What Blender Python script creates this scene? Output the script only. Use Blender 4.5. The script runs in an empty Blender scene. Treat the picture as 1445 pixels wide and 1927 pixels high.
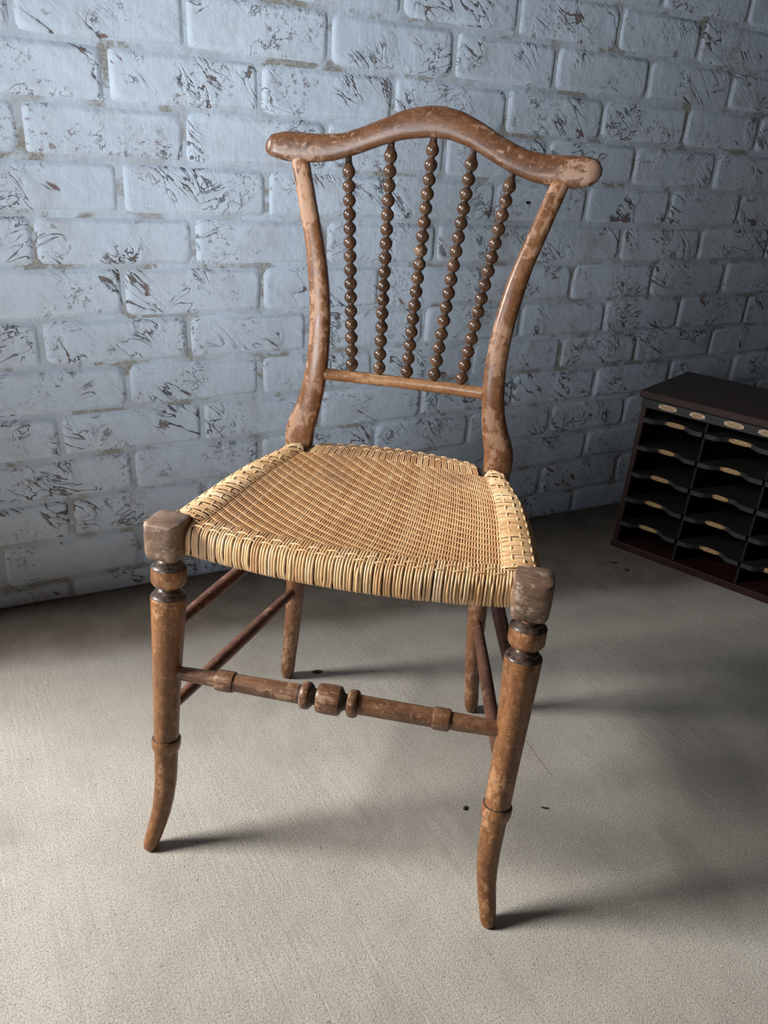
import bpy, math, random
import numpy as np
from mathutils import Matrix, Vector

SC = bpy.context.scene
COL = SC.collection
rnd = random.Random(7)

# ------------------------------------------------------------------ camera
CAM_POS = (-0.8328, -1.4589, 0.8533)
CAM_M = ((0.88759, -0.13408, 0.44069), (-0.45517, -0.40216, 0.79441), (0.07071, -0.90570, -0.41798))
F_PX = 1430.86
cam_d = bpy.data.cameras.new('camera')
cam = bpy.data.objects.new('camera', cam_d)
COL.objects.link(cam)
r = np.array(CAM_M)
cam.matrix_world = Matrix(((r[0, 0], -r[0, 1], -r[0, 2], CAM_POS[0]),
                           (r[1, 0], -r[1, 1], -r[1, 2], CAM_POS[1]),
                           (r[2, 0], -r[2, 1], -r[2, 2], CAM_POS[2]), (0, 0, 0, 1)))
cam_d.sensor_fit = 'VERTICAL'
cam_d.sensor_height = 36.0
cam_d.lens = 36.0 * F_PX / 1927.0
cam_d.clip_start = 0.02
SC.camera = cam

# ------------------------------------------------------------------ sky, lights, exposure
world = bpy.data.worlds.new('sky')
SC.world = world
world.use_nodes = True
bg = world.node_tree.nodes['Background']
bg.inputs[0].default_value = (0.86, 0.93, 1.0, 1)
bg.inputs[1].default_value = 0.012

def area(name, loc, target, sx, sy, power, color, spread=180):
    d = bpy.data.lights.new(name, 'AREA')
    d.shape = 'RECTANGLE'
    d.size, d.size_y = sx, sy
    d.energy = power
    d.color = color
    d.spread = math.radians(spread)
    o = bpy.data.objects.new(name, d)
    COL.objects.link(o)
    o.location = loc
    o.rotation_euler = (Vector(target) - Vector(loc)).to_track_quat('-Z', 'Y').to_euler()
    return o

# daylight slanting in past the left end of the brick wall, and an added cooler lamp, its cone narrowed to grade the wall
area('daylight_past_wall_end', (-3.0, 0.45, 1.80), (-0.40, -0.70, 0.25), 0.85, 0.75, 190, (1.0, 0.965, 0.92))
area('wall_grading_lamp', (-1.45, -1.15, 0.92), (-0.14, 0.0, 0.98), 0.4, 0.7, 3.5, (0.89, 0.95, 1.0), 66)
vs = SC.view_settings
SC.display_settings.display_device = 'sRGB'
vs.view_transform = 'Standard'
vs.look = 'None'
vs.gamma = 1.0
vs.use_curve_mapping = False
vs.exposure = 0.0

# ------------------------------------------------------------------ helpers
def tag(o, label=None, cat=None, group=None, kind=None):
    if label: o['label'] = label
    if cat: o['category'] = cat
    if group: o['group'] = group
    if kind: o['kind'] = kind
    return o

def link(name, me, parent=None):
    o = bpy.data.objects.new(name, me)
    COL.objects.link(o)
    if parent is not None: o.parent = parent
    return o

def empty(name, loc, rz=0.0):
    o = bpy.data.objects.new(name, None)
    COL.objects.link(o)
    o.location = loc
    o.rotation_euler = (0, 0, rz)
    o.empty_display_size = 0.05
    return o

class MB:
    """collects geometry for one mesh object"""
    def __init__(s):
        s.v = []; s.f = []; s.m = []
    def add(s, v, f, m=0):
        o = len(s.v)
        s.v += [tuple(map(float, p)) for p in v]
        s.f += [tuple(i + o for i in q) for q in f]
        s.m += [m] * len(f) if isinstance(m, int) else list(m)
    def box(s, c, d, m=0, bev=0.0):
        x, y, z = c; a, b, e = d[0] / 2, d[1] / 2, d[2] / 2
        if bev <= 0:
            v = [(x + i * a, y + j * b, z + k * e) for i in (-1, 1) for j in (-1, 1) for k in (-1, 1)]
            f = [(0, 1, 3, 2), (4, 6, 7, 5), (0, 4, 5, 1), (2, 3, 7, 6), (0, 2, 6, 4), (1, 5, 7, 3)]
            s.add(v, f, m); return
        rings = []
        for zz, sh in ((-e, bev), (-e + bev, 0), (e - bev, 0), (e, bev)):
            A, B = a - sh, b - sh
            q = bev * (0.6 if sh else 1.0)
            rings.append([(x + i, y + j, z + zz) for i, j in ((A - q, -B), (A, -B + q), (A, B - q), (A - q, B), (-A + q, B), (-A, B - q), (-A, -B + q), (-A + q, -B))])
        v = sum(rings, []); f = []
        for k in range(3):
            for i in range(8):
                f.append((k * 8 + i, k * 8 + (i + 1) % 8, k * 8 + 8 + (i + 1) % 8, k * 8 + 8 + i))
        f.append(tuple(range(7, -1, -1))); f.append(tuple(range(24, 32)))
        s.add(v, f, m)
    def build(s, name, mats, parent=None, smooth=False, sharp=None):
        me = bpy.data.meshes.new(name)
        me.from_pydata(s.v, [], s.f)
        for mm in (mats if isinstance(mats, (list, tuple)) else [mats]): me.materials.append(mm)
        if any(s.m): me.polygons.foreach_set('material_index', s.m)
        if smooth: me.polygons.foreach_set('use_smooth', [True] * len(me.polygons))
        if sharp is not None:
            me.set_sharp_from_angle(angle=math.radians(sharp))
        me.update()
        return link(name, me, parent)

def sweep(mb, P, ra, rb=None, nseg=20, expo=2.0, A=None, mats=0, rot=0.0):
    """sweep a superellipse section (half sizes ra along A, rb along B) over the path P"""
    P = np.asarray(P, float); n = len(P)
    ra = np.broadcast_to(np.asarray(ra, float), (n,)); rb = ra if rb is None else np.broadcast_to(np.asarray(rb, float), (n,))
    T = np.gradient(P, axis=0)
    for i in range(n):
        if np.linalg.norm(T[i]) < 1e-9: T[i] = T[i - 1]
    T /= np.linalg.norm(T, axis=1)[:, None]
    ref = np.array(A if A is not None else (1, 0, 0), float)
    th = np.linspace(0, 2 * math.pi, nseg, endpoint=False) + rot
    c, s_ = np.cos(th), np.sin(th)
    ex = 2.0 / expo
    cu, su = np.sign(c) * np.abs(c) ** ex, np.sign(s_) * np.abs(s_) ** ex
    V = []
    for i in range(n):
        a = ref - T[i] * (ref @ T[i]); a /= np.linalg.norm(a); b = np.cross(T[i], a)
        V += list(P[i] + np.outer(cu * ra[i], a) + np.outer(su * rb[i], b))
    F = []; M = []
    mi = [mats] * (n - 1) if isinstance(mats, int) else mats
    for k in range(n - 1):
        for i in range(nseg):
            F.append((k * nseg + i, k * nseg + (i + 1) % nseg, (k + 1) * nseg + (i + 1) % nseg, (k + 1) * nseg + i)); M.append(mi[k])
    F.append(tuple(range(nseg - 1, -1, -1))); M.append(mi[0])
    F.append(tuple(range((n - 1) * nseg, n * nseg))); M.append(mi[-1])
    mb.add(V, F, M)

def smooth_interp(x, xs, ys, sub=3):
    """cubic Hermite through the points"""
    xs = np.asarray(xs, float); ys = np.asarray(ys, float)
    x = np.clip(np.asarray(x, float), xs[0], xs[-1])
    d = np.gradient(ys, xs, axis=0)
    k = np.clip(np.searchsorted(xs, x) - 1, 0, len(xs) - 2)
    h = xs[k + 1] - xs[k]; t = (x - xs[k]) / h
    if ys.ndim > 1: t = t[..., None]; h = h[..., None]
    return (2 * t**3 - 3 * t**2 + 1) * ys[k] + (t**3 - 2 * t**2 + t) * h * d[k] + (-2 * t**3 + 3 * t**2) * ys[k + 1] + (t**3 - t**2) * h * d[k + 1]

# ------------------------------------------------------------------ materials
class NT:
    def __init__(s, name):
        s.mat = bpy.data.materials.new(name); s.mat.use_nodes = True
        s.t = s.mat.node_tree; s.p = s.t.nodes['Principled BSDF']; s.out = s.t.nodes['Material Output']
    def n(s, typ, **kw):
        nd = s.t.nodes.new(typ)
        for k, v in kw.items(): setattr(nd, k, v)
        return nd
    def l(s, a, b): s.t.links.new(a, b)
    def val(s, sock, v):
        if hasattr(v, 'is_linked') or isinstance(v, bpy.types.NodeSocket): s.l(v, sock)
        else: sock.default_value = v
    def math(s, op, a, b=0.0, c=0.0, clamp=False):
        nd = s.n('ShaderNodeMath', operation=op, use_clamp=clamp)
        for i, v in enumerate((a, b, c)): s.val(nd.inputs[i], v)
        return nd.outputs[0]
    def pos(s, obj=False, scale=(1, 1, 1), rot=(0, 0, 0)):
        src = s.n('ShaderNodeTexCoord').outputs['Object'] if obj else s.n('ShaderNodeNewGeometry').outputs['Position']
        mp = s.n('ShaderNodeMapping'); s.l(src, mp.inputs[0])
        mp.inputs['Scale'].default_value = scale; mp.inputs['Rotation'].default_value = rot
        return mp.outputs[0]
    def turned(s, scale, rot, obj=False):
        src = s.n('ShaderNodeTexCoord').outputs['Object'] if obj else s.n('ShaderNodeNewGeometry').outputs['Position']
        a = s.n('ShaderNodeMapping'); s.l(src, a.inputs[0]); a.inputs['Rotation'].default_value = rot
        b = s.n('ShaderNodeMapping'); s.l(a.outputs[0], b.inputs[0]); b.inputs['Scale'].default_value = scale
        return b.outputs[0]
    def noise(s, vec, scale, detail=3.0, rough=0.55, dist=0.0):
        nd = s.n('ShaderNodeTexNoise'); s.l(vec, nd.inputs['Vector'])
        nd.inputs['Scale'].default_value = scale; nd.inputs['Detail'].default_value = detail
        nd.inputs['Roughness'].default_value = rough; nd.inputs['Distortion'].default_value = dist
        return nd.outputs['Fac']
    def ramp(s, fac, lo, hi, a=0.0, b=1.0):
        nd = s.n('ShaderNodeMapRange', clamp=True); nd.interpolation_type = 'SMOOTHSTEP'
        s.val(nd.inputs[0], fac); nd.inputs[1].default_value = lo; nd.inputs[2].default_value = hi
        nd.inputs[3].default_value = a; nd.inputs[4].default_value = b
        return nd.outputs[0]
    def mix(s, fac, a, b, mode='MIX'):
        nd = s.n('ShaderNodeMix', data_type='RGBA', blend_type=mode)
        s.val(nd.inputs[0], fac)
        for i, v in ((6, a), (7, b)):
            if isinstance(v, tuple): nd.inputs[i].default_value = (*v, 1)
            else: s.l(v, nd.inputs[i])
        return nd.outputs[2]
    def bump(s, h, strength, dist, prev=None):
        nd = s.n('ShaderNodeBump'); nd.inputs['Strength'].default_value = strength; nd.inputs['Distance'].default_value = dist
        s.l(h, nd.inputs['Height'])
        if prev is not None: s.l(prev, nd.inputs['Normal'])
        return nd.outputs[0]
    def done(s, color, rough=0.6, normal=None, **kw):
        if isinstance(color, tuple): s.p.inputs['Base Color'].default_value = (*color, 1)
        else: s.l(color, s.p.inputs['Base Color'])
        s.val(s.p.inputs['Roughness'], rough)
        if normal is not None: s.l(normal, s.p.inputs['Normal'])
        for k, v in kw.items(): s.p.inputs[k.replace('_', ' ')].default_value = v
        return s.mat

PAINT = (0.65, 0.75, 0.875)

def brick_paint():
    N = NT('whitewashed_brick')
    v = N.pos()
    va = N.pos(scale=(1.0, 1.0, 1.0), rot=(0, math.radians(32), 0))
    # stretched coordinates for the folds that run diagonally over the hand-made faces
    vf = N.turned((0.42, 1.0, 1.25), (0, math.radians(-36), 0))
    vg = N.turned((0.5, 1.0, 1.2), (0, math.radians(30), 0))
    zone = N.noise(v, 7.5, 2.0, 0.5, 0.3)
    ridge = N.math('ABSOLUTE', N.math('SUBTRACT', N.noise(vf, 19, 4.0, 0.55, 1.1), 0.5))
    wide = N.ramp(N.noise(v, 38, 3.0, 0.6), 0.46, 0.72, 0.0, 0.030)
    crack = N.math('MULTIPLY', N.ramp(N.math('SUBTRACT', ridge, wide), 0.001, 0.009, 1, 0), N.ramp(zone, 0.545, 0.60))
    tornbrown = N.ramp(wide, 0.006, 0.022)
    r2 = N.math('ABSOLUTE', N.math('SUBTRACT', N.noise(vg, 30, 3.0, 0.6, 1.0), 0.5))
    zone2 = N.noise(va, 10, 2.0, 0.5)
    crack2 = N.math('MULTIPLY', N.ramp(r2, 0.006, 0.02, 1, 0), N.ramp(zone2, 0.57, 0.64))
    patch = N.ramp(N.math('MULTIPLY', N.noise(vf, 30, 4.0, 0.6, 0.8), N.ramp(N.noise(v, 6.2, 2.0, 0.5), 0.50, 0.66)), 0.575, 0.63)
    speck = N.math('MULTIPLY', N.ramp(N.noise(v, 125, 4.0, 0.75, 0.6), 0.55, 0.61), N.ramp(N.noise(v, 9.0, 3.0), 0.50, 0.60))
    tone = N.ramp(N.noise(v, 4.0, 3.0), 0.3, 0.7)
    c = N.mix(tone, (PAINT[0] * .93, PAINT[1] * .93, PAINT[2] * .94), (PAINT[0] * 1.06, PAINT[1] * 1.05, PAINT[2] * 1.04))
    c = N.mix(N.ramp(N.noise(v, 12, 4.0, 0.6), 0.48, 0.75, 0, 0.45), c, (0.47, 0.45, 0.48))
    c = N.mix(N.math('MULTIPLY', speck, 0.72), c, (0.17, 0.11, 0.10))
    c = N.mix(N.math('MULTIPLY', patch, 0.85), c, (0.17, 0.07, 0.045))
    dark = N.math('MAXIMUM', crack, N.math('MULTIPLY', crack2, 0.85))
    c = N.mix(N.math('MULTIPLY', dark, 0.85), c, N.mix(tornbrown, (0.05, 0.035, 0.03), (0.16, 0.075, 0.05)))
    h = N.math('MULTIPLY', N.noise(vf, 19, 4.0, 0.55, 1.1), 1.0)
    n1 = N.bump(h, 0.40, 0.006)
    n1 = N.bump(N.math('MULTIPLY', N.ramp(ridge, 0.0, 0.06), N.ramp(zone, 0.50, 0.58)), 0.40, 0.003, n1)
    n1 = N.bump(N.noise(v, 24, 2.0, 0.5), 0.35, 0.006, n1)
    n1 = N.bump(N.noise(v, 60, 4.0, 0.6), 0.5, 0.003, n1)
    n1 = N.bump(N.math('SUBTRACT', 1.0, dark), 0.8, 0.003, n1)
    brush = N.noise(N.pos(scale=(1, 1, 0.16)), 190, 2.0, 0.5)
    n1 = N.bump(brush, 0.35, 0.0012, n1)
    return N.done(c, 0.72, n1)

def mortar_paint():
    N = NT('painted_mortar')
    v = N.pos()
    vs_ = N.pos(scale=(0.7, 1, 0.8))
    bare = N.math('MULTIPLY', N.ramp(N.noise(vs_, 17, 4.0, 0.65, 0.4), 0.495, 0.58), N.ramp(N.noise(v, 6, 1.0), 0.38, 0.52))
    c = N.mix(N.ramp(N.noise(v, 9, 3.0), 0.35, 0.7, 0, 1), (0.60, 0.69, 0.80), (0.47, 0.51, 0.555))
    sand = N.mix(N.ramp(N.noise(v, 240, 2.0), 0.35, 0.65), (0.21, 0.19, 0.16), (0.40, 0.375, 0.33))
    c = N.mix(N.math('MULTIPLY', bare, 0.85), c, sand)
    n1 = N.bump(N.noise(v, 40, 4.0, 0.6), 0.6, 0.006)
    n1 = N.bump(N.noise(v, 230, 2.0), 0.3, 0.0015, n1)
    return N.done(c, 0.8, n1)

def concrete():
    N = NT('worn_concrete')
    v = N.pos()
    big = N.noise(v, 3.0, 4.0, 0.6, 0.4)
    mid = N.noise(v, 14, 4.0, 0.6)
    grit = N.noise(v, 400, 5.0, 0.72)
    grit2 = N.noise(v, 620, 2.0, 0.6)
    st = N.turned((1.0, 0.10, 1.0), (0, 0, math.radians(-4)))
    streak = N.noise(st, 130, 2.0, 0.55)
    c = N.mix(N.ramp(big, 0.3, 0.7), (0.52, 0.487, 0.430), (0.63, 0.60, 0.54))
    c = N.mix(N.ramp(mid, 0.45, 0.75, 0, 0.45), c, (0.44, 0.405, 0.36))
    c = N.mix(N.ramp(grit, 0.48, 0.66, 0, 0.8), c, (0.25, 0.225, 0.195))
    c = N.mix(N.ramp(grit, 0.32, 0.46, 0.75, 0.0), c, (0.80, 0.77, 0.70))
    pits = N.ramp(N.noise(v, 120, 3.0, 0.5), 0.70, 0.74)
    c = N.mix(N.math('MULTIPLY', pits, 0.6), c, (0.13, 0.115, 0.10))
    lines = N.math('MULTIPLY', N.ramp(N.noise(N.turned((1.0, 0.06, 1.0), (0, 0, math.radians(-4))), 75, 3.0, 0.6), 0.50, 0.72), N.ramp(big, 0.36, 0.6))
    c = N.mix(N.math('MULTIPLY', lines, 0.22), c, (0.33, 0.305, 0.27))
    stain = N.ramp(N.noise(v, 5.5, 4.0, 0.6, 0.5), 0.50, 0.72, 0, 0.4)
    c = N.mix(stain, c, (0.36, 0.33, 0.295))
    sep0 = N.n('ShaderNodeSeparateXYZ'); N.l(v, sep0.inputs[0])
    dx = N.math('SUBTRACT', sep0.outputs[0], N.math('MULTIPLY_ADD', sep0.outputs[1], 0.112, -0.0402))
    dx = N.math('ADD', dx, N.math('MULTIPLY', N.math('SUBTRACT', N.noise(v, 60, 2.0), 0.5), 0.006))
    score = N.math('MULTIPLY', N.ramp(N.math('ABSOLUTE', dx), 0.0005, 0.0013, 1, 0), N.math('MULTIPLY', N.ramp(sep0.outputs[1], -0.81, -0.79), N.ramp(sep0.outputs[1], -0.66, -0.62, 1, 0)))
    c = N.mix(N.math('MULTIPLY', score, 0.6), c, (0.15, 0.13, 0.11))
    # brown dirty strip along the foot of the wall, with wall shade painted in
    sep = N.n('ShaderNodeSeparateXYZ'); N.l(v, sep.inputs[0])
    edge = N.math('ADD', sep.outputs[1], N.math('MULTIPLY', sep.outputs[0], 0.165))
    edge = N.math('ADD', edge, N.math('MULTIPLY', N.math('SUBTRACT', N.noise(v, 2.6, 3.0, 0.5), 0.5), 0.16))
    c = N.mix(N.ramp(edge, -0.62, -0.36, 0, 0.42), c, (0.27, 0.245, 0.215))  # wider, fainter band: soft edge of the wall's shadow painted into the colour
    dirt_and_shade = N.ramp(edge, -0.375, -0.285)
    c = N.mix(N.math('MULTIPLY', dirt_and_shade, 0.85), c, N.mix(N.ramp(mid, 0.35, 0.7), (0.115, 0.088, 0.064), (0.19, 0.155, 0.12)))
    n1 = N.bump(grit, 0.65, 0.0022)
    n1 = N.bump(grit2, 0.35, 0.0012, n1)
    rough_zone = N.ramp(N.noise(v, 2.2, 2.0), 0.38, 0.62, 0.15, 1.0)
    n1 = N.bump(N.math('MULTIPLY', streak, rough_zone), 0.45, 0.0022, n1)
    n1 = N.bump(N.noise(v, 22, 3.0), 0.35, 0.004, n1)
    return N.done(c, 0.85, n1)

def wood(name, dark, base, worn, amt=0.5, rough=0.38, grain=(1, 1, 0.18), scale=1.0, coat=0.12, speck=0.5, endwear=None):
    N = NT(name)
    v = N.pos(obj=True); g = N.pos(obj=True, scale=grain)
    a = N.noise(g, 60 * scale, 4.0, 0.6, 0.4)
    fine = N.noise(g, 420 * scale, 3.0, 0.6)
    w1 = N.noise(v, 15 * scale, 3.0, 0.6, 0.4)
    w3 = N.noise(v, 75 * scale, 5.0, 0.72, 0.6)
    w2 = N.noise(g, 170 * scale, 4.0, 0.7, 0.3)
    c = N.mix(N.ramp(a, 0.32, 0.68), dark, base)
    c = N.mix(N.ramp(w3, 0.42, 0.66, 0, 0.5), c, tuple(.6 * x + .4 * y for x, y in zip(base, worn)))
    c = N.mix(N.ramp(fine, 0.47, 0.7, 0, 0.4), c, tuple(x * .5 for x in dark))
    thr = 0.60 - 0.13 * amt
    mm_ = N.math('ADD', N.math('MULTIPLY', w1, 0.40), N.math('ADD', N.math('MULTIPLY', w3, 0.35), N.math('MULTIPLY', w2, 0.25)))
    if endwear:
        sx = N.n('ShaderNodeSeparateXYZ'); N.l(v, sx.inputs[0])
        mm_ = N.math('ADD', mm_, N.ramp(N.math('ABSOLUTE', sx.outputs[0]), endwear[0], endwear[1], -0.03, 0.018))
    m = N.ramp(mm_, thr, thr + 0.045)
    c = N.mix(N.math('MULTIPLY', m, 0.8), c, worn)
    sp = N.math('MULTIPLY', N.ramp(N.noise(v, 210 * scale, 3.0, 0.65), 0.61, 0.66), speck)
    c = N.mix(sp, c, tuple(min(1, x * 1.1) for x in worn))
    n1 = N.bump(w2, 0.2, 0.0012); n1 = N.bump(fine, 0.15, 0.0005, n1)
    ro = N.math('ADD', N.math('MULTIPLY', m, 0.25), rough)
    return N.done(c, ro, n1, Coat_Weight=coat, Coat_Roughness=0.25)

def cane(name, tint=1.0):
    N = NT(name)
    v = N.pos(obj=True)
    at = N.n('ShaderNodeAttribute', attribute_name='tone')
    t = N.math('ADD', N.math('MULTIPLY', at.outputs['Fac'], 0.62), N.math('MULTIPLY', N.noise(v, 26, 3.0, 0.6), 0.5), clamp=True)
    cr = N.n('ShaderNodeValToRGB'); N.l(t, cr.inputs[0])
    e = cr.color_ramp.elements
    e[0].position = 0.10; e[0].color = (0.40 * tint, 0.205 * tint, 0.105 * tint, 1)
    e[1].position = 0.95; e[1].color = (0.94 * tint, 0.71 * tint, 0.46 * tint, 1)
    k = e.new(0.45); k.color = (0.70 * tint, 0.405 * tint, 0.195 * tint, 1)
    k = e.new(0.70); k.color = (0.82 * tint, 0.54 * tint, 0.275 * tint, 1)
    c = N.mix(N.ramp(N.noise(v, 9, 3.0, 0.6), 0.52, 0.72, 0, 0.5), cr.outputs[0], (0.42, 0.25, 0.17))
    c = N.mix(N.ramp(N.noise(v, 300, 2.0), 0.55, 0.75, 0, 0.35), c, (0.28, 0.15, 0.075))
    return N.done(c, 0.42, N.bump(N.noise(v, 260, 2.0), 0.25, 0.0006))

def plain(name, col, rough=0.6, var=0.25, scale=40, **kw):
    N = NT(name); v = N.pos(obj=True)
    c = N.mix(N.ramp(N.noise(v, scale, 4.0, 0.6), 0.3, 0.7), tuple(x * (1 - var) for x in col), tuple(min(1, x * (1 + var)) for x in col))
    return N.done(c, rough, N.bump(N.noise(v, scale * 4, 2.0), 0.2, 0.0008), **kw)

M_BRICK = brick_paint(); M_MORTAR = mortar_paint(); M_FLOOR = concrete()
M_LEG = wood('leg_wood', (0.15, 0.06, 0.021), (0.29, 0.122, 0.042), (0.47, 0.25, 0.12), 0.47, 0.36)
M_POST = wood('post_wood', (0.135, 0.054, 0.021), (0.235, 0.100, 0.040), (0.385, 0.225, 0.137), 0.72, 0.33)
M_CREST = wood('crest_wood', (0.095, 0.038, 0.017), (0.165, 0.068, 0.028), (0.35, 0.225, 0.155), 0.55, 0.34, grain=(0.2, 1, 1), endwear=(0.08, 0.20))
M_STR = wood('stretcher_wood', (0.10, 0.045, 0.024), (0.21, 0.10, 0.05), (0.40, 0.25, 0.15), 0.42, 0.38, grain=(0.2, 1, 1))
M_SIDE = wood('side_stretcher_wood', (0.10, 0.04, 0.026), (0.20, 0.085, 0.05), (0.36, 0.21, 0.14), 0.4, 0.42, grain=(1, 0.2, 1))
M_RAIL = wood('rail_wood', (0.20, 0.085, 0.033), (0.36, 0.18, 0.08), (0.48, 0.28, 0.15), 0.5, 0.36, grain=(0.2, 1, 1))
M_BEAD = wood('spindle_wood', (0.042, 0.020, 0.011), (0.098, 0.047, 0.025), (0.24, 0.135, 0.078), 0.3, 0.28, coat=0.4, speck=0.2)
M_EBONY = plain('grimy_black_lacquer', (0.060, 0.040, 0.030), 0.38, 0.8, 150, Coat_Weight=0.2)
M_BLOCK = wood('weathered_block_wood', (0.12, 0.068, 0.042), (0.235, 0.142, 0.090), (0.43, 0.325, 0.245), 0.6, 0.52, grain=(0.25, 1, 1))
M_FRAME = wood('seat_rail_wood', (0.05, 0.03, 0.02), (0.10, 0.06, 0.04), (0.2, 0.13, 0.09), 0.4, 0.55, grain=(0.25, 1, 1))
M_CANE = cane('seat_cane'); M_CANE2 = cane('border_cane', 0.98)
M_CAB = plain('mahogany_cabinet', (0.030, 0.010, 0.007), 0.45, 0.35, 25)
M_CABIN = plain('shade_painted_cabinet_wood', (0.006, 0.0055, 0.0055), 0.8, 0.35, 25)  # cabinet inside: the shade of the corner put into a near-black wood colour
M_STRIP = plain('grey_shelf_edge', (0.028, 0.028, 0.030), 0.6, 0.3, 30)
M_BRASS = plain('tarnished_brass', (0.50, 0.31, 0.13), 0.42, 0.35, 220, Metallic=0.6)
M_PAPER = plain('aged_label_card', (0.42, 0.29, 0.16), 0.7, 0.5, 320)
M_PALE = plain('pale_label_metal', (0.72, 0.55, 0.40), 0.4, 0.3, 260, Metallic=0.35)
M_LEAF = plain('dry_leaf', (0.06, 0.04, 0.028), 0.8, 0.5, 200)
M_PLASTER = plain('dark_wall_plaster', (0.07, 0.065, 0.06), 0.9, 0.15, 8)
M_HOLE = plain('hole_dark', (0.006, 0.006, 0.006), 0.9, 0.1)

# ------------------------------------------------------------------ room shell
def shell(name, c, d, m):
    mb = MB(); mb.box(c, d); return tag(mb.build(name, m), kind='structure')

flo = MB()
flo.box((-0.6, -1.3, -0.05), (5.8, 3.9, 0.1))
floor = tag(flo.build('floor', M_FLOOR), 'rough pale concrete floor with a brown dirty strip and painted-in shade along the wall', kind='structure')

wall = MB()
WX0 = -1.50                                     # the wall stops here, beside the doorway
wall.box(((WX0 + 2.3) / 2, 0.13, 1.3), (2.3 - WX0, 0.26, 2.6))
wall_back = tag(wall.build('wall_back', M_MORTAR), 'whitewashed brick wall with patches of bare mortar and red brick', kind='structure')

# left wall: a wide doorway between the end of the brick wall and this stub
shell('wall_left', (-1.55, -2.45, 1.3), (0.1, 1.4, 2.6), M_PLASTER)
shell('wall_right', (2.35, -1.45, 1.3), (0.1, 3.4, 2.6), M_PLASTER)
shell('ceiling', (0.35, -1.45, 2.65), (4.1, 3.4, 0.1), M_PLASTER)

# ------------------------------------------------------------------ bricks, one by one
BEDS = [(0.0155, 1.1785), (0.0157, 1.0915), (0.0200, 1.0034), (0.0187, 0.9174), (0.0150, 0.8309), (0.0166, 0.7448), (0.0160, 0.6604),
        (0.0163, 0.5724), (0.0155, 0.4875), (0.0190, 0.4024), (0.0190, 0.3159), (0.0165, 0.2303), (0.0182, 0.1460), (0.0181, 0.0561)]
JOINTS = [  # measured upright joints, course by course from the top of the picture
    [0.559, 0.824], [-0.068, 0.192, 0.451, 0.693], [-0.726, -0.468, -0.209, 0.052, 0.299, 0.559, 0.823],
    [-0.597, -0.338, -0.075, 0.189, 0.445, 0.703, 0.951], [-0.731, -0.475, -0.21, 0.052, 0.308, 0.564, 0.831],
    [-0.586, -0.325, -0.068, 0.187, 0.442, 0.703, 0.95], [-0.73, -0.464, -0.201, 0.051, 0.31, 0.569, 0.837, 1.093],
    [-0.593, -0.333, -0.074, 0.18, 0.435, 0.694, 0.957], [-0.737, -0.478, -0.236, 0.039, 0.3, 0.559, 0.816, 1.076],
    [-0.597, -0.336, -0.077, 0.178, 0.437, 0.689, 0.967], [-0.723, -0.459, -0.2, 0.05, 0.309, 0.568],
    [-0.597, -0.335, -0.065, 0.188, 0.442, 0.694], [-0.72, -0.457, -0.2, 0.055, 0.316, 0.577],
    [-0.853, -0.593, -0.335, -0.075, 0.183, 0.444, 0.71], [-0.475, -0.21, 0.05, 0.31, 0.57]]
for k in range(1, 5):
    BEDS.insert(0, (0.0158, 1.1785 + 0.0868 * k)); JOINTS.insert(0, [0.3 if k % 2 == 0 else 0.432])
XL, XR = -1.14, 1.75
def course(js):
    js = list(js)
    while js[0] > XL: js.insert(0, js[0] - 0.258 + rnd.uniform(-.007, .007))
    while js[-1] < XR: js.append(js[-1] + 0.258 + rnd.uniform(-.007, .007))
    return js

def brick_mesh(k):
    """unit brick face (1 x 1 m, scaled per brick) standing proud of the mortar"""
    q = random.Random(100 + k)
    W, Hh = 0.246, 0.071
    rc = [q.uniform(.006, .013) for _ in range(4)]
    jx = [q.uniform(-.0016, .0016) for _ in range(16)]; jz = [q.uniform(-.0016, .0016) for _ in range(16)]
    def ring(inset, y):
        a, b = W / 2 - inset, Hh / 2 - inset
        pts = []
        for (sx, sz), r0 in zip(((1, -1), (1, 1), (-1, 1), (-1, -1)), rc):
            c0 = (a - r0, b - r0)
            ang0 = {(1, -1): -90, (1, 1): 0, (-1, 1): 90, (-1, -1): 180}[(sx, sz)]
            for t_ in (0, 45, 90):
                an = math.radians(ang0 + t_)
                pts.append((sx * c0[0] + r0 * math.cos(an), sz * c0[1] + r0 * math.sin(an)))
        return [((x + jx[i]) / W, y, (z + jz[i]) / Hh) for i, (x, z) in enumerate(pts)]
    rings = [ring(-.0012, 0.0014), ring(.0036, -0.0038), ring(.0095, -0.0041)]
    v = sum(rings, []); f = []
    for k_ in (0, 12):
        for i in range(12): f.append((k_ + i, k_ + (i + 1) % 12, k_ + 12 + (i + 1) % 12, k_ + 12 + i))
    f.append(tuple(range(24, 36)))
    me = bpy.data.meshes.new('brick'); me.from_pydata(v, [], f); me.materials.append(M_BRICK)
    me.polygons.foreach_set('use_smooth', [True] * len(f)); me.update()
    return me
BM = [brick_mesh(k) for k in range(14)]
nb = 0
far = MB()
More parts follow.
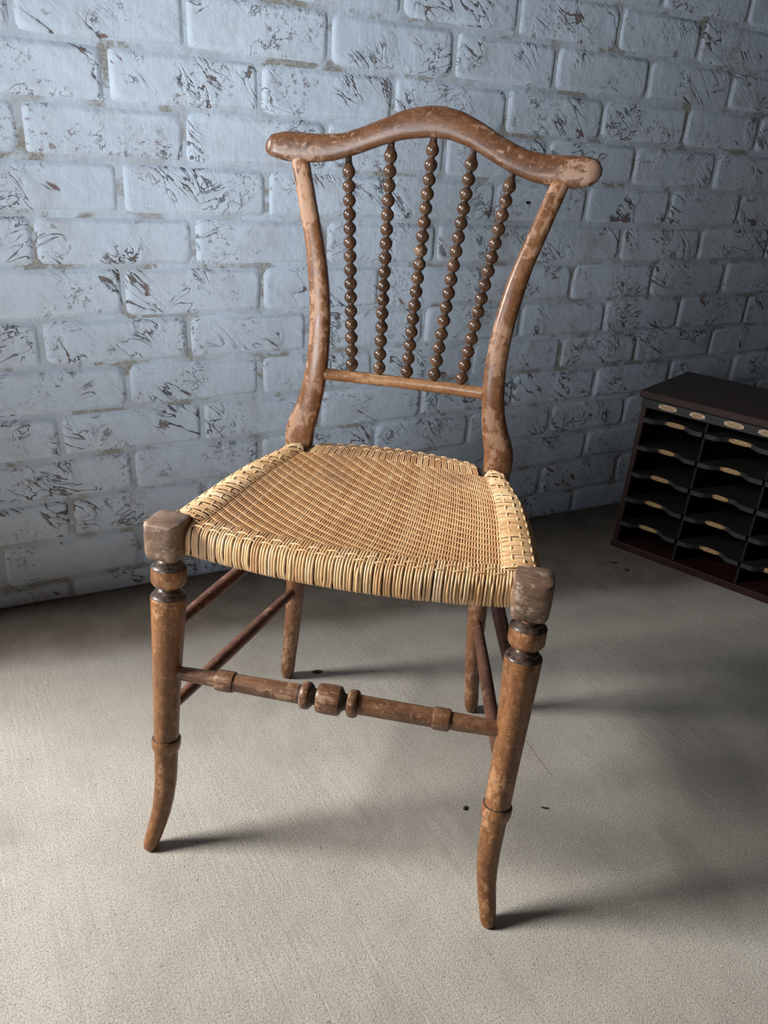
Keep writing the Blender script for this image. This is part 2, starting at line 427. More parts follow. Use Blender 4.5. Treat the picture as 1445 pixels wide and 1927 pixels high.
for ci in range(len(JOINTS)):
    top = BEDS[ci - 1] if ci > 0 else (0.0158, BEDS[0][1] + 0.0868)
    bot = BEDS[ci] if ci < len(BEDS) else (0.0, -0.006)
    js = course(JOINTS[ci])
    for a, b in zip(js[:-1], js[1:]):
        g = 0.0042 + rnd.uniform(-.0012, .0015)
        x0, x1 = a + g, b - g
        xm = (x0 + x1) / 2
        gz = 0.0045
        z0 = bot[0] * xm + bot[1] + gz; z1 = top[0] * xm + top[1] - gz
        if ci == len(BEDS): z0 = 0.0; z1 = top[0] * xm + top[1] - gz
        o = link('brick', BM[rnd.randrange(14)], wall_back)
        o.location = (xm, rnd.uniform(-.0012, .0012), (z0 + z1) / 2)
        o.rotation_euler = (rnd.uniform(-.012, .012), -math.atan((top[0] + bot[0]) / 2) + rnd.uniform(-.003, .003), rnd.uniform(-.008, .008))
        o.scale = (x1 - x0, 1, z1 - z0)
        nb += 1
# the rest of the wall, out of the picture, as one piece of joined bricks
for ci in range(-12, 15):
    for k in range(-10, 10):                    # same courses carried on
        zb = 0.0561 + 0.0862 * (13 - ci); xb = 0.052 + 0.2585 * k + (0.13 if ci % 2 else 0.0)
        x0, x1 = xb + .0065, xb + .252
        if x0 < -1.5 or x1 > 2.3: continue
        zt = zb + 0.0158 * xb
        if zt + .08 > 2.6 or zt < 0: continue
        if x1 > XL - 0.05 and x0 < XR + 0.05 and zt < BEDS[0][1] + 0.0868 + 0.0158 * xb - 0.005: continue
        # keep clear of the individually laid part
        k0 = len(far.v); xm = (x0 + x1) / 2
        far.box((xm, 0.005, zt + .0515), (x1 - x0, .018, .0745), 0, .004)
        far.v[k0:] = [(x, y, z + .0158 * (x - xm)) for x, y, z in far.v[k0:]]
fo = far.build('brickwork', M_BRICK, wall_back); tag(fo, kind='stuff')
pl = MB(); sweep(pl, [(0, 0.004, 0), (0, -0.0095, 0)], [0.0031, 0.0031], nseg=12, A=(1, 0, 0))
po = pl.build('drill_hole_stub', M_HOLE, wall_back); po.location = (0.2721, 0, 0.793); po['label'] = 'small drill hole, its dark inside made as a black stub'  # black stub stands in for the dark inside of the hole

# ------------------------------------------------------------------ the chair
chair = tag(empty('dining_chair', (-0.4209, -0.6733, 0.0), math.radians(-38.476)),
            'worn brown wooden side chair with bobbin spindles and woven cane seat', 'chair')

# front legs: turned, with out-curved feet
FL_AX = [(0.000, -0.2266, -0.2010), (0.0034, -0.2258, -0.2003), (0.0193, -0.2226, -0.1931), (0.050, -0.2165, -0.1816), (0.0908, -0.2137, -0.1700),
         (0.131, -0.2143, -0.1626), (0.150, -0.2147, -0.1594), (0.2448, -0.2163, -0.1438), (0.335, -0.2167, -0.1293), (0.40, -0.2165, -0.1217), (0.46, -0.2165, -0.1150)]
PROF = [  # height, radius, black lacquer?
    (0.000, 0.0060, 0), (0.0012, 0.0082, 0), (0.006, 0.0096, 0), (0.020, 0.0108, 0), (0.035, 0.0116, 0), (0.050, 0.0123, 0), (0.070, 0.0133, 0), (0.0913, 0.0141, 0), (0.115, 0.0148, 0),
    (0.1395, 0.0153, 0), (0.1405, 0.0170, 0), (0.1430, 0.0181, 0), (0.1500, 0.0187, 0), (0.1545, 0.0186, 0), (0.1562, 0.0178, 0), (0.1566, 0.0158, 1), (0.160, 0.0159, 0),
    (0.185, 0.0163, 0), (0.215, 0.0169, 0), (0.245, 0.0178, 0), (0.275, 0.0190, 0), (0.305, 0.0202, 0), (0.330, 0.0212, 0), (0.3515, 0.0219, 0), (0.3533, 0.0213, 1), (0.3550, 0.0188, 1), (0.3560, 0.0172, 1),
    (0.3572, 0.0174, 1), (0.3590, 0.0168, 1), (0.3605, 0.0138, 1), (0.3628, 0.0125, 1), (0.3650, 0.0140, 0), (0.3665, 0.0180, 0), (0.3690, 0.0200, 0), (0.3705, 0.0210, 0), (0.3720, 0.0215, 0), (0.3897, 0.0215, 0),
    (0.3914, 0.0208, 1), (0.3934, 0.0185, 1), (0.3946, 0.0170, 1), (0.3966, 0.0170, 1), (0.3988, 0.0135, 1), (0.4020, 0.0117, 0), (0.4050, 0.0122, 0), (0.4080, 0.0165, 0), (0.4105, 0.0190, 0), (0.4140, 0.0195, 0)]
def front_leg(sx):
    z = np.array([p[0] for p in PROF]); rr = np.array([p[1] for p in PROF])
    ax = np.array(FL_AX); xy = smooth_interp(z, ax[:, 0], ax[:, 1:])
    P = np.stack([xy[:, 0] * -sx, xy[:, 1], z], 1)
    mb = MB(); sweep(mb, P, rr, nseg=28, A=(1, 0, 0), mats=[p[2] for p in PROF[1:]])
    leg = mb.build('leg', [M_LEG, M_EBONY], chair, True, 40)
    # squared corner block the seat rails run into
    zz = np.array([0.4085, 0.4105, 0.4150, 0.4210, 0.4300, 0.4420, 0.4525, 0.4550, 0.4562])
    h = np.array([0.0165, 0.0195, 0.0212, 0.0219, 0.0222, 0.0222, 0.0221, 0.0217, 0.0204])
    mb = MB(); sweep(mb, np.stack([np.full(9, 0.2137 * sx), -0.1265 + (zz - .43) * .05, zz], 1), h, h * 1.16, nseg=36, expo=4.6, A=(1, 0, 0))
    b = mb.build('corner_block', M_BLOCK, leg, True, 50)
    b['label'] = 'greyed bare corner block'
front_leg(-1); front_leg(1)

# back posts run from the floor to the crest rail
PZ = [(0.000, .1668, .2052, .0080, .0080), (.006, .1662, .2050, .0100, .0100), (.05, .1625, .2043, .0122, .0120), (.107, .1584, .2035, .0137, .0135), (.20, .1540, .2023, .0153, .0150),
      (.30, .1525, .2008, .0165, .0160), (.40, .1528, .1995, .0185, .0170), (.440, .1530, .1990, .0200, .0175), (.4625, .1526, .1995, .0214, .0178), (.4785, .1508, .2005, .0210, .0172),
      (.500, .1437, .2020, .0190, .0160), (.520, .1385, .2033, .0174, .0150), (.5425, .1343, .2049, .0165, .0145), (.572, .1312, .2082, .0157, .0142), (.6127, .1306, .2150, .0149, .0138), (.640, .1323, .2202, .0147, .0135),
      (.665, .1352, .2255, .0146, .0132), (.705, .1420, .2340, .0140, .0128), (.740, .1502, .2425, .0131, .0124), (.775, .1612, .2515, .0127, .0120), (.8057, .1705, .2600, .0124, .0118), (.836, .1798, .2678, .0124, .0116), (.848, .1833, .2708, .0122, .0108)]
for sx in (-1, 1):
    a = np.array(PZ); z = np.unique(np.concatenate([a[:, 0], np.linspace(0, .848, 60)]))
    q = smooth_interp(z, a[:, 0], a[:, 1:])
    P = np.stack([q[:, 0] * sx, q[:, 1], z], 1)
    up = z > .41
    mb = MB()
    k0 = int(np.argmax(up))
    sweep(mb, P[:k0 + 1], q[:k0 + 1, 2], q[:k0 + 1, 3], nseg=24, A=(1, 0, 0))
    sweep(mb, P[k0:], q[k0:, 2], q[k0:, 3], nseg=24, expo=2.9, A=(1, 0, 0))
    mb.build('back_post', M_POST, chair, True, 60)

# crest rail: serpentine, thick, rounded ends
CT = [(-.2334, .8640), (-.2300, .8705), (-.2244, .8775), (-.2037, .8832), (-.1663, .8822), (-.1290, .8845), (-.0996, .8944), (-.0707, .9068), (-.0421, .9196), (-.0134, .9264), (.0084, .9279), (.0379, .9230), (.0684, .9103), (.0993, .8941), (.1297, .8820), (.1588, .8775), (.1936, .8785), (.2141, .8790), (.2270, .8745), (.2332, .8650)]
CB = [(-.2334, .8560), (-.2300, .8515), (-.2256, .8482), (-.2030, .8425), (-.1651, .8432), (-.1349, .8478), (-.1050, .8574), (-.0682, .8721), (-.0389, .8814), (.0015, .8867), (.0275, .8850), (.0580, .8758), (.0893, .8608), (.1127, .8503), (.1429, .8413), (.1722, .8372), (.2007, .8368), (.2209, .8413), (.2290, .8480), (.2332, .8560)]
def crest_y(X): return .285 - .018 * np.minimum(1, (np.asarray(X) / .23) ** 2)
X = np.concatenate([-.2333 + .02 * (1 - np.cos(np.linspace(0, math.pi / 2, 14)))[:-1], np.linspace(-.2133, .2133, 90), .2333 - .02 * (1 - np.cos(np.linspace(math.pi / 2, 0, 14)))[1:]])
ct = np.array(CT); cb = np.array(CB)
def outline(pts):
    u = np.linspace(-.2333, .2333, 701); z = np.interp(u, pts[:, 0], pts[:, 1])
    k = np.exp(-np.linspace(-2, 2, 41) ** 2); k /= k.sum()
    zs = np.convolve(np.pad(z, 20, mode='edge'), k, 'valid')
    w = np.clip((np.abs(u) - .205) / .018, 0, 1)
    return np.interp(X, u, zs * (1 - w) + z * w)
zt = outline(ct); zb = outline(cb)
mid = (zt + zb) / 2; hh = np.maximum((zt - zb) / 2 - .0006, .0012)
endr = np.sqrt(np.clip(1 - (np.clip((np.abs(X) - .214) / .0193, 0, 1)) ** 2, .02, 1))
mb = MB()
# straight up-and-down sections so that the silhouette follows the measured edges
nseg = 28; th = np.linspace(0, 2 * math.pi, nseg, endpoint=False)
cu = np.sign(np.cos(th)) * np.abs(np.cos(th)) ** (2 / 3.0); su = np.sign(np.sin(th)) * np.abs(np.sin(th)) ** (2 / 2.7)
V = []; F = []
for i, x in enumerate(X):
    for k in range(nseg):
        lean = .18 * hh[i] * su[k]
        V.append((x, float(crest_y(x)) + .0135 * endr[i] * cu[k] + lean, mid[i] + hh[i] * su[k]))
for i in range(len(X) - 1):
    for k in range(nseg): F.append((i * nseg + k, (i + 1) * nseg + k, (i + 1) * nseg + (k + 1) % nseg, i * nseg + (k + 1) % nseg))
F.append(tuple(range(nseg))); F.append(tuple(range(len(X) * nseg - 1, (len(X) - 1) * nseg - 1, -1)))
mb.add(V, F)
mb.build('crest_rail', M_CREST, chair, True, 60)

# lower cross rail the spindles stand on
xs = np.linspace(-.126, .126, 25)
mb = MB(); sweep(mb, np.stack([xs, .2067 + .012 * (1 - (xs / .116) ** 2), .5605 - .002 * (1 - (xs / .116) ** 2)], 1), .0082, .0088, nseg=18, A=(0, 1, 0))
mb.build('cross_rail', M_RAIL, chair, True)

# bobbin-turned spindles
SP = [((-.1152, .2805, .8498), (-.0790, .2132, .5685), 15), ((-.0563, .2839, .8742), (-.0387, .2173, .5670), 16), ((.0024, .2850, .8854), (.0020, .2187, .5662), 17),
      ((.0586, .2838, .8713), (.0426, .2173, .5672), 16), ((.1152, .2805, .8473), (.0823, .2133, .5674), 15)]
for t, b, n in SP:
    t = np.array(t); b = np.array(b); L = np.linalg.norm(t - b)
    pitch = L / (n + .26)
    us = [0.0]; rs = [.0045]
    for k in range(n - 1):
        u0 = k * pitch
        for f, q in ((.06, .0046), (.16, .0066), (.28, .0084), (.40, .0093), (.52, .0095), (.64, .0092), (.76, .0080), (.88, .0060), (.95, .0046), (1.0, .0042)):
            us.append(u0 + f * pitch); rs.append(q)
    u0 = (n - 1) * pitch
    for f, q in ((.08, .0048), (.2, .0072), (.34, .0088), (.48, .0095), (.62, .0093), (.78, .0082), (.92, .0066), (1.06, .0055), (1.24, .0049)):
        us.append(u0 + f * pitch); rs.append(q)
    us.append(L + .008); rs.append(.0047)
    us = np.array(us)[:, None]; d = (t - b) / L
    mats = [1 if max(rs[i], rs[i + 1]) < .0062 else 0 for i in range(len(rs) - 1)]
    mb = MB(); sweep(mb, b + us * d, rs, nseg=18, A=(1, 0, 0), mats=mats)
    mb.build('spindle', [M_BEAD, M_EBONY], chair, True)

# turned front stretcher
FS = [(-.2167, .0080, 0), (-.1990, .0086, 0), (-.170, .0094, 0), (-.1490, .0100, 0), (-.1485, .0128, 0), (-.146, .0134, 0), (-.130, .0135, 0), (-.1268, .0130, 0), (-.1262, .0112, 1), (-.122, .0113, 0), (-.08, .0118, 0), (-.0430, .0121, 0),
      (-.0405, .0125, 1), (-.0395, .0148, 0), (-.0370, .0168, 0), (-.0335, .0172, 0), (-.0295, .0166, 0), (-.0265, .0140, 1), (-.0240, .0105, 1), (-.0225, .0098, 1), (-.0205, .0110, 1), (-.0190, .0140, 1), (-.0185, .0168, 0), (-.0165, .0178, 0), (-.0130, .0183, 0), (-.003, .0186, 0), (.0065, .0183, 0), (.0095, .0176, 0),
      (.0110, .0155, 1), (.0130, .0118, 1), (.0160, .0098, 1), (.0180, .0105, 1), (.0195, .0140, 1), (.0215, .0166, 0), (.0255, .0172, 0), (.0300, .0166, 0), (.0320, .0148, 0), (.0330, .0123, 1), (.036, .0121, 0), (.08, .0119, 0), (.1235, .0116, 0), (.1240, .0130, 0), (.1260, .0137, 0), (.1420, .0137, 0), (.1440, .0130, 0), (.1446, .0108, 1), (.165, .0106, 0), (.19, .0098, 0), (.2167, .0086, 0)]
a = np.array(FS)
mb = MB(); sweep(mb, np.stack([a[:, 0], np.full(len(a), -.1430), .2530 + .0143 * a[:, 0]], 1), a[:, 1], nseg=24, A=(0, 0, 1), mats=[int(p[2]) for p in FS[1:]])
mb.build('front_stretcher', [M_STR, M_EBONY], chair, True, 40)

# plain side stretchers, two on each side
for sx in (-1, 1):
    for p, q in (((.2138, -.1518, .1960), (.1545, .2025, .1851)), ((.2153, -.1340, .3061), (.1525, .2008, .3113))):
        p = np.array(p) * (sx, 1, 1); q = np.array(q) * (sx, 1, 1); u = np.linspace(0, 1, 12)[:, None]
        mb = MB(); sweep(mb, p + (q - p) * u, .0068 + .0027 * np.sin(math.pi * u[:, 0]) ** .8, nseg=16, A=(1, 0, 0))
        mb.build('side_stretcher', M_SIDE, chair, True)

# ------------------------------------------------------------------ seat: frame rails and woven cane
def xo(t): return np.interp(t, [0, .1, .25, .45, .65, .85, .92, 1.0], [.2265, .2245, .2190, .2110, .2000, .1800, .1700, .1580])
def yf(s): return -.1215 - .0300 * (1 - np.asarray(s) ** 2)
def yb(s): return .2330 - .0400 * np.asarray(s) ** 2
def sst(e0, e1, x):
    u = np.clip((np.asarray(x, float) - e0) / (e1 - e0), 0, 1); return u * u * (3 - 2 * u)
S0, T0, T1 = .80, .095, .875
def surf(s, t):
    s = np.asarray(s, float); t = np.asarray(t, float)
    x = s * xo(t); y = yf(s) * (1 - t) + yb(s) * t
    u = np.clip(np.abs(s) / S0, 0, 1); w = np.clip(np.abs((t - .48) / .395), 0, 1)
    z = .4470 - .0135 * (1 - u ** 2.5) * (1 - w ** 3)
    z = z + .0050 * sst(S0 - .03, .88, np.abs(s)) + .0035 * sst(.86, .93, t) + .0028 * sst(.12, .05, t)
    return np.stack([x, y, z], -1)

for nm, pts, hw in (('seat_rail', [(s, -0.0) for s in np.linspace(-.90, .90, 15)], 'f'), ('seat_rail', [(s, 1) for s in np.linspace(-.97, .97, 15)], 'b'),
                    ('seat_rail', [(-1, t) for t in np.linspace(.06, .97, 15)], 's'), ('seat_rail', [(1, t) for t in np.linspace(.06, .97, 15)], 's')):
    s = np.array([p[0] for p in pts], float); t = np.array([p[1] for p in pts], float)
    P = surf(s, t)
    if hw == 'f': P[:, 1] += .0150; P[:, 2] = .4280; q = (.0105, .0135)
    elif hw == 'b': P[:, 1] -= .0145; P[:, 2] = .4345; q = (.0125, .0150)
    else: P[:, 0] -= .0170 * np.sign(s); P[:, 2] = .4340; q = (.0110, .0115)
    mb = MB(); sweep(mb, P, q[0], q[1], nseg=16, expo=3.5, A=(0, 1, 0) if hw in 'fb' else (1, 0, 0))
    mb.build('seat_rail', M_FRAME, chair, True, 50)

def strand_mesh(paths, widths, name, mat, parent, tones, thick=.0009, kind=None, side=None):
    """flattened cane strands along the given point lists, arched across their width"""
    Vs, Fs, Ts = [], [], []
    off = 0
    for P, w, tone, sd in zip(paths, widths, tones, side):
        P = np.asarray(P, float); n = len(P)
        T = np.gradient(P, axis=0); T /= np.linalg.norm(T, axis=1)[:, None] + 1e-12
        sd = np.broadcast_to(np.asarray(sd, float), (n, 3))
        B = sd - T * np.sum(sd * T, 1)[:, None]; B /= np.linalg.norm(B, axis=1)[:, None]
        Nn = np.cross(B, T)
        w = np.broadcast_to(np.asarray(w, float), (n,))[:, None]
        prof = ((-.5, -.75), (-.30, .15), (0, .42), (.30, .15), (.5, -.75))
        V = np.stack([P + B * w * a + Nn * thick * b * 1.3 for a, b in prof], 1)
        Vs.append(V.reshape(-1, 3))
        i = np.arange(n - 1)[:, None] * 5 + np.arange(4)[None, :] + off
        Fs.append(np.stack([i, i + 5, i + 6, i + 1], -1).reshape(-1, 4))
        Ts.append(np.full(n * 5, tone)); off += n * 5
    V = np.concatenate(Vs); F = np.concatenate(Fs); tn = np.concatenate(Ts)
    me = bpy.data.meshes.new(name)
    me.vertices.add(len(V)); me.vertices.foreach_set('co', V.ravel())
    me.loops.add(F.size); me.loops.foreach_set('vertex_index', F.ravel().astype(np.int32))
    me.polygons.add(len(F)); me.polygons.foreach_set('loop_start', np.arange(0, F.size, 4, dtype=np.int32))
    me.polygons.foreach_set('use_smooth', np.ones(len(F), bool))
    me.materials.append(mat)
    at = me.attributes.new('tone', 'FLOAT', 'POINT'); at.data.foreach_set('value', tn.astype(np.float32))
    me.update(calc_edges=True)
    o = link(name, me, parent)
    if kind: o['kind'] = kind
    return o

nr = np.random.RandomState(5)
NW, NF = 104, 136           # warp strands (front to back), weft strands (side to side)
ws = -S0 + (np.arange(NW) + .5) * 2 * S0 / NW
ft = T0 + (np.arange(NF) + .5) * (T1 - T0) / NF
SUB = 3
def over(i, j): return ((i + j) % 8) < 6          # long-float twill, ribs running to the right and forwards
AMP = .0010
def lift(seq):
    """height of a strand along its crossings, from the over/under sequence"""
    a = np.repeat(np.where(seq, 1.0, -1.0), SUB)
    k = np.array([1, 2, 3, 3, 3, 2, 1], float); k /= k.sum()
    return np.convolve(np.pad(a, 3, mode='edge'), k, 'valid')
paths, widths, tones, sides = [], [], [], []
jj = np.arange(NF); ii = np.arange(NW)
for i in range(NW):
    t = T0 + (np.arange(NF * SUB) + .5) / (NF * SUB) * (T1 - T0)
    s = np.full(len(t), ws[i] + nr.normal(0, .0006))
    P = surf(s, t); P[:, 2] += AMP * lift(over(i, jj))
    pitch = 2 * S0 / NW * xo(t)
    paths.append(P); widths.append(pitch * .78); tones.append(np.clip(nr.normal(.58, .19), 0, 1)); sides.append((1, 0, 0))
for j in range(NF):
    s = -S0 + (np.arange(NW * SUB) + .5) / (NW * SUB) * 2 * S0
    t = np.full(len(s), ft[j] + nr.normal(0, .0006))
    P = surf(s, t); P[:, 2] += AMP * lift(~over(ii, j))
    paths.append(P); widths.append(np.full(len(s), .335 * (T1 - T0) / NF * .66)); tones.append(np.clip(nr.normal(.40, .19), 0, 1)); sides.append((0, -1, 0))
seat = strand_mesh(paths, widths, 'woven_seat', M_CANE, chair, tones, .0010, 'stuff', sides)
seat['label'] = 'honey coloured cane woven in a herringbone twill'

def wrap(paths, w, sd):
    tone = float(np.clip(nr.normal(.62, .16), 0, 1))
    return strand_mesh(paths, [w] * len(paths), 'cane_wrap', M_CANE2, seat, [float(np.clip(tone + nr.normal(0, .13), 0, 1)) for _ in paths], .0009, None, [sd] * len(paths))

def rolled(pts, n=26):
    """smooth line through the given profile points"""
    pts = np.asarray(pts, float)
    d = np.concatenate([[0], np.cumsum(np.linalg.norm(np.diff(pts, axis=0), axis=1))])
    return smooth_interp(np.linspace(0, d[-1], n), d, pts)

# front border: groups of strands wrapped over the bowed front rail
NG = 37
edges = np.linspace(-.925, .925, NG + 1)
FB_OVER = []
for g in range(NG):
    c = (edges[g] + edges[g + 1]) / 2; hwid = (edges[g + 1] - edges[g]) / 2
    k = 3
    pw = hwid * 2 * (.91 + nr.uniform(-.06, .05)) / k
    pl_ = []
    lean = nr.normal(0, .004)
    for m in range(k):
        s = c + (m - (k - 1) / 2) * pw + nr.normal(0, .0007)
        y = float(yf(s)); x0 = s * .2225
        e = surf(s * .985, T0 + .010)
        j = nr.uniform(-.0006, .0006)
        pl_.append(rolled([(x0 * .995, y + .022, .4130), (x0 + lean * .2, y + .008, .4105), (x0 + lean * .2, y + .0012 + j, .4140), (x0, y - .0006 + j, .4220), (x0, y + .0002 + j, .4365), (x0, y + .0046, .4448 + j),
                           (x0, y + .0125, .4480), (x0 * .997, y + .0240, .4488), (e[0], e[1], e[2] + .0010), (e[0], e[1] + .004, e[2] - .0022)], 30))
    wrap(pl_, pw * .2225 * 1.0, (1, 0, 0))
# thin binders threaded over and under the groups
def binder(P, w, sd, tone=.75):
    strand_mesh([P], [w], 'cane_binder', M_CANE2, seat, [tone], .0009, None, [sd])
for row, (dy, zz) in enumerate(((.0128, .4488), (.0225, .4496))):
    s = np.linspace(-.92, .92, NG * 8 + 1)
    g = (s + .925) / (edges[1] - edges[0])
    up = .0016 * np.cos(math.pi * (g - .5 + row)) * 1.0
    up = np.sign(up) * np.abs(up / .0016) ** .35 * .0011
    y = yf(s) + dy + np.where(g % 1 > -1, 0, 0)
    binder(np.stack([s * .2225, y, zz + up - .0001], 1), .0017, (0, -1, 0))

# side borders: strands carried out over the side rails and wrapped round them
NS = 25
te = np.linspace(.065, .93, NS + 1)
for sx in (-1, 1):
    for g in range(NS):
        c = (te[g] + te[g + 1]) / 2; hwid = (te[g + 1] - te[g]) / 2
        k = 2 if (g * 7 + (sx > 0)) % 5 else 3
        pw = hwid * 2 * (.80 + nr.uniform(-.05, .07)) / k
        pl_ = []
        for m in range(k):
            t = c + (m - (k - 1) / 2) * pw + nr.normal(0, .0012)
            a0 = surf(sx * (S0 - .03), np.clip(t, T0, T1)); a1 = surf(sx * .84, t); a2 = surf(sx * .91, t); a3 = surf(sx * .965, t); ed = surf(sx * 1.0, t)
            j = nr.uniform(-.0007, .0007)
            pl_.append(rolled([a0 + (0, 0, -.0020), surf(sx * (S0 - .004), np.clip(t, T0 - .01, T1 + .02)) + (0, 0, .0012), a1 + (0, 0, .0012 + j), a2 + (0, 0, .0010 + j), a3 + (0, 0, -.0020), ed + (-.0012 * sx, 0, -.0100), ed + (-.0010 * sx, 0, -.0190), ed + (-.0050 * sx, 0, -.0285), ed + (-.022 * sx, 0, -.0300)], 24))
        wrap(pl_, pw * .335 * 1.0, (0, -sx, 0))
    for row, (so, w) in enumerate(((.842, .0032), (.900, .0032), (.950, .0032))):
        t = np.linspace(.07, .92, NS * 8 + 1)
        g = (t - .065) / (te[1] - te[0])
        cph = np.cos(math.pi * (g - .5 + row))
        P = surf(np.full(len(t), sx * so), t)
        P[:, 2] += .0002 + np.sign(cph) * np.abs(cph) ** .6 * (.0019 if row < 2 else .0014) - (.0010 if row == 2 else 0)
        binder(P, w, (1, 0, 0), .82)

# back border
NB = 27
be = np.linspace(-.735, .735, NB + 1)
for g in range(NB):
    c = (be[g] + be[g + 1]) / 2; hwid = (be[g + 1] - be[g]) / 2; k = 3
    pw = hwid * 2 * (.88 + nr.uniform(-.05, .05)) / k
    pl_ = []
    for m in range(k):
        s = c + (m - (k - 1) / 2) * pw
        a0 = surf(s, T1 - .012); a1 = surf(s, .905); a2 = surf(s, .955); a3 = surf(s, .99)
        pl_.append(rolled([a0 + (0, 0, -.0022), surf(s, T1 + .004) + (0, 0, .0008), a1 + (0, 0, .0020), a2 + (0, 0, .0020), a3 + (0, 0, -.0012), a3 + (0, .0035, -.0090), a3 + (0, .0030, -.0250), a3 + (0, -.012, -.0300)], 22))
    wrap(pl_, pw * .166 * .97, (1, 0, 0))
for row, tt in enumerate((.925, .963)):
    s = np.linspace(-.73, .73, NB * 8 + 1); g = (s + .735) / (be[1] - be[0])
    cph = np.cos(math.pi * (g - .5 + row)); P = surf(s, np.full(len(s), tt))
    P[:, 2] += .0022 + np.sign(cph) * np.abs(cph) ** .6 * .0018
    binder(P, .0017, (0, -1, 0), .7)

# ------------------------------------------------------------------ pigeonhole cabinet in the dark corner
FDIR = Vector((0.375, -0.927, 0)); ang = math.atan2(FDIR.y, FDIR.x)
cab = tag(empty('pigeonhole_cabinet', (0.5331, -0.205, 0.0), ang), 'dark wooden pigeonhole cabinet with scooped shelves and small brass label holders', 'cabinet')
# local frame: x along the front (to the right), y into the depth, z up
NC, CP, TH, DEP, HT = 4, 0.150, 0.013, 0.285, 0.411
WID = NC * CP + TH
for x in (TH / 2, WID - TH / 2):
    mb = MB(); mb.box((x, DEP / 2 + .003, (HT - .02) / 2 + .003), (TH, DEP - .006, HT - .026), 0, .0015); mb.build('side_panel', M_CAB, cab)
mb = MB(); mb.box((WID / 2, DEP / 2, HT - .009), (WID + .012, DEP + .012, .018), 0, .002); mb.build('top_panel', M_CAB, cab)
mb = MB(); mb.box((WID / 2, DEP / 2, .009), (WID + .004, DEP, .018), 0, .002); mb.build('base_panel', M_CAB, cab)
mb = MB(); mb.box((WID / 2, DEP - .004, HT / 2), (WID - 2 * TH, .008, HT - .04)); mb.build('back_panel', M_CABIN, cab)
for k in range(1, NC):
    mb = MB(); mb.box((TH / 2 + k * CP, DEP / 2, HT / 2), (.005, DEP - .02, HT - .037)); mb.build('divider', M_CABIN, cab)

def holder(parent, x, y, z, w, h, rz, mats):
    mb = MB()
    n = 20
    def rr(ww, hh, e):
        th = np.linspace(0, 2 * math.pi, n, endpoint=False)
        return np.stack([np.sign(np.cos(th)) * np.abs(np.cos(th)) ** (2 / e) * ww / 2, np.sign(np.sin(th)) * np.abs(np.sin(th)) ** (2 / e) * hh / 2], 1)
    o, i = rr(w, h, 5), rr(w - .004, h - .0036, 6)
    V = [(a, 0, b) for a, b in o] + [(a * .985, -.0012, b * .96) for a, b in o] + [(a, -.0012, b) for a, b in i] + [(a, -.0004, b) for a, b in i]
    F = []; Mi = []
    for k in range(3):
        for q in range(n): F.append((k * n + q, k * n + (q + 1) % n, (k + 1) * n + (q + 1) % n, (k + 1) * n + q)); Mi.append(0)
    F.append(tuple(range(3 * n, 4 * n))); Mi.append(1)
    mb.add(V, F, Mi)
    for sx in (-1, 1):  # fixing ears with a screw
        mb.box((sx * (w / 2 + .0018), -.0006, 0), (.005, .0012, h * .62), 0, .0004)
        mb.box((sx * (w / 2 + .0022), -.0014, 0), (.0018, .0010, .0018), 1)
    ob = mb.build('label_holder', mats, parent)
    ob.location = (x, y, z); ob.rotation_euler = (0, 0, rz)
    return ob
mb = MB(); mb.box((WID / 2, -.002, HT - .028), (WID - .004, .012, .020), 0, .001)
rail = mb.build('label_rail', M_STRIP, cab)
for k in range(NC):
    x0 = TH / 2 + k * CP
    for fx, w in ((.40, .034), (.86, .026)):
        if k == NC - 1 and fx > .8: continue
        holder(rail, x0 + CP * fx, -.0081, HT - .027, w, .0125, 0, [M_PALE, M_PAPER])
SHELF_Z = [.341, .272, .203, .136, .070]
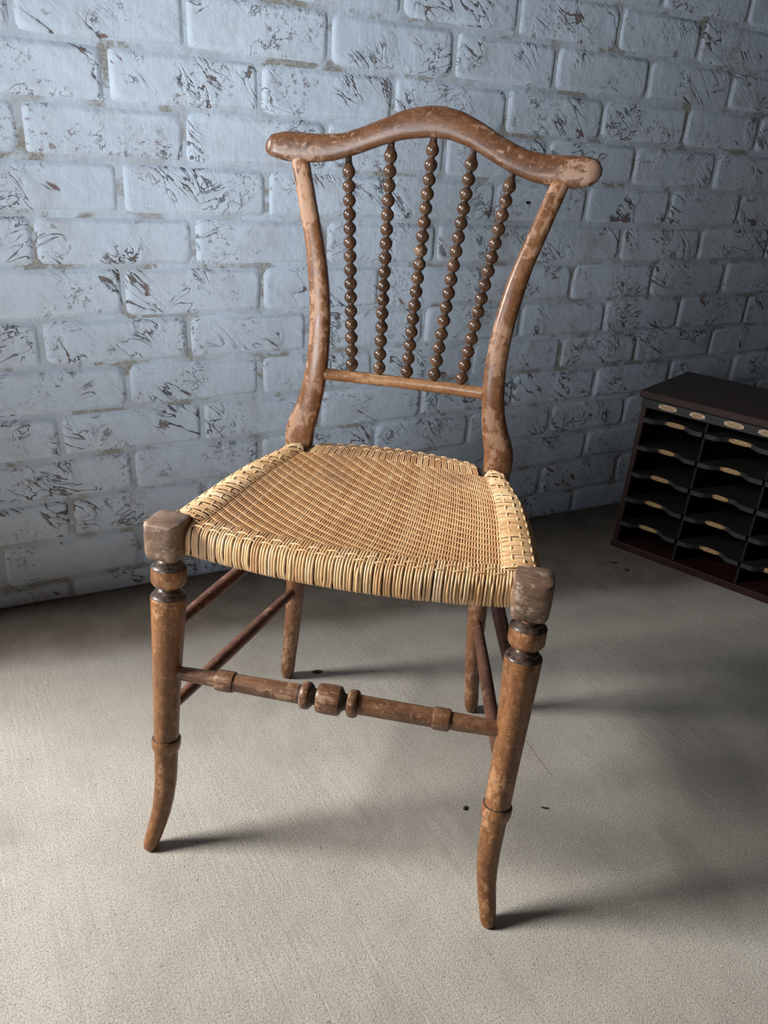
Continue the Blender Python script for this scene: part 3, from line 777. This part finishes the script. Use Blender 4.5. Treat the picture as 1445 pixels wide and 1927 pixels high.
for k in range(NC):
    for r_, z in enumerate(SHELF_Z):
        x0 = TH / 2 + k * CP + .003; x1 = x0 + CP - .006
        u = np.linspace(0, 1, 25)
        dip = .020 * sst(.16, .36, u) * (1 - sst(.64, .84, u))
        fx = x0 + (x1 - x0) * u; fy = -.001 + dip
        t = .0105
        V = [(a, b, z + t / 2) for a, b in zip(fx, fy)] + [(a, b, z - t / 2) for a, b in zip(fx, fy)] + [(a, DEP - .008, z + t / 2) for a in fx] + [(a, DEP - .008, z - t / 2) for a in fx]
        n = 25; F = []; Mi = []
        for i in range(n - 1):
            F += [(i, i + n, i + n + 1, i + 1), (i, i + 1, 2 * n + i + 1, 2 * n + i), (n + i, 3 * n + i, 3 * n + i + 1, n + i + 1)]; Mi += [1, 0, 0]
        mb = MB(); mb.add(V, F, Mi)
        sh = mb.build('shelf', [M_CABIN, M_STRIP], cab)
        holder(sh, (x0 + x1) / 2 + rnd.uniform(-.012, .006), .0182, z + .0005, rnd.choice((.036, .040, .030, .038)), .0115, 0, [M_BRASS, M_PAPER])

# ------------------------------------------------------------------ dry scraps lying on the floor
def scrap(loc, L, W, rz, seed, label, bend=.25):
    q = random.Random(seed); n = 9
    mb = MB(); V = []; 
    for side_z in (0, 1):
        for i in range(n):
            u = i / (n - 1) * 2 - 1
            hw = W / 2 * max(.06, (1 - abs(u) ** 1.8)) * q.uniform(.75, 1.1)
            zz = .0006 + bend * L * .25 * u * u + side_z * .0007
            V += [(u * L / 2, -hw, zz + q.uniform(0, .0004)), (u * L / 2, hw, zz + q.uniform(0, .0014))]
    F = []
    for i in range(n - 1):
        a = 2 * i; b = 2 * n + a
        F += [(b, b + 2, b + 3, b + 1), (a, a + 1, a + 3, a + 2), (a, a + 2, b + 2, b), (a + 1, b + 1, b + 3, a + 3)]
    F += [(0, 2 * n, 2 * n + 1, 1), (2 * n - 2, 2 * n - 1, 4 * n - 1, 4 * n - 2)]
    mb.add(V, F)
    o = mb.build('dry_leaf_scrap', M_LEAF, None, True)
    o.location = loc; o.rotation_euler = (0, 0, rz)
    tag(o, label, 'debris', 'dry leaf scraps on the floor')
scrap((-.369, -.419, 0), .020, .010, -.3, 1, 'curled dark leaf scrap beside the rear leg nearer the daylight')
scrap((-.293, -.801, 0), .010, .006, .4, 2, 'tiny dark scrap just left of the near right leg', .15)
scrap((-.183, -.848, 0), .011, .003, -.6, 3, 'thin dark sliver on pale floor right of the near right leg', .15)
scrap((.476, -.323, 0), .016, .011, .2, 4, 'dark brown scrap on floor in front of the cabinet', .2)
scrap((.470, -.283, 0), .022, .007, -.5, 5, 'thin dark scrap on floor closest to the cabinet corner', .3)
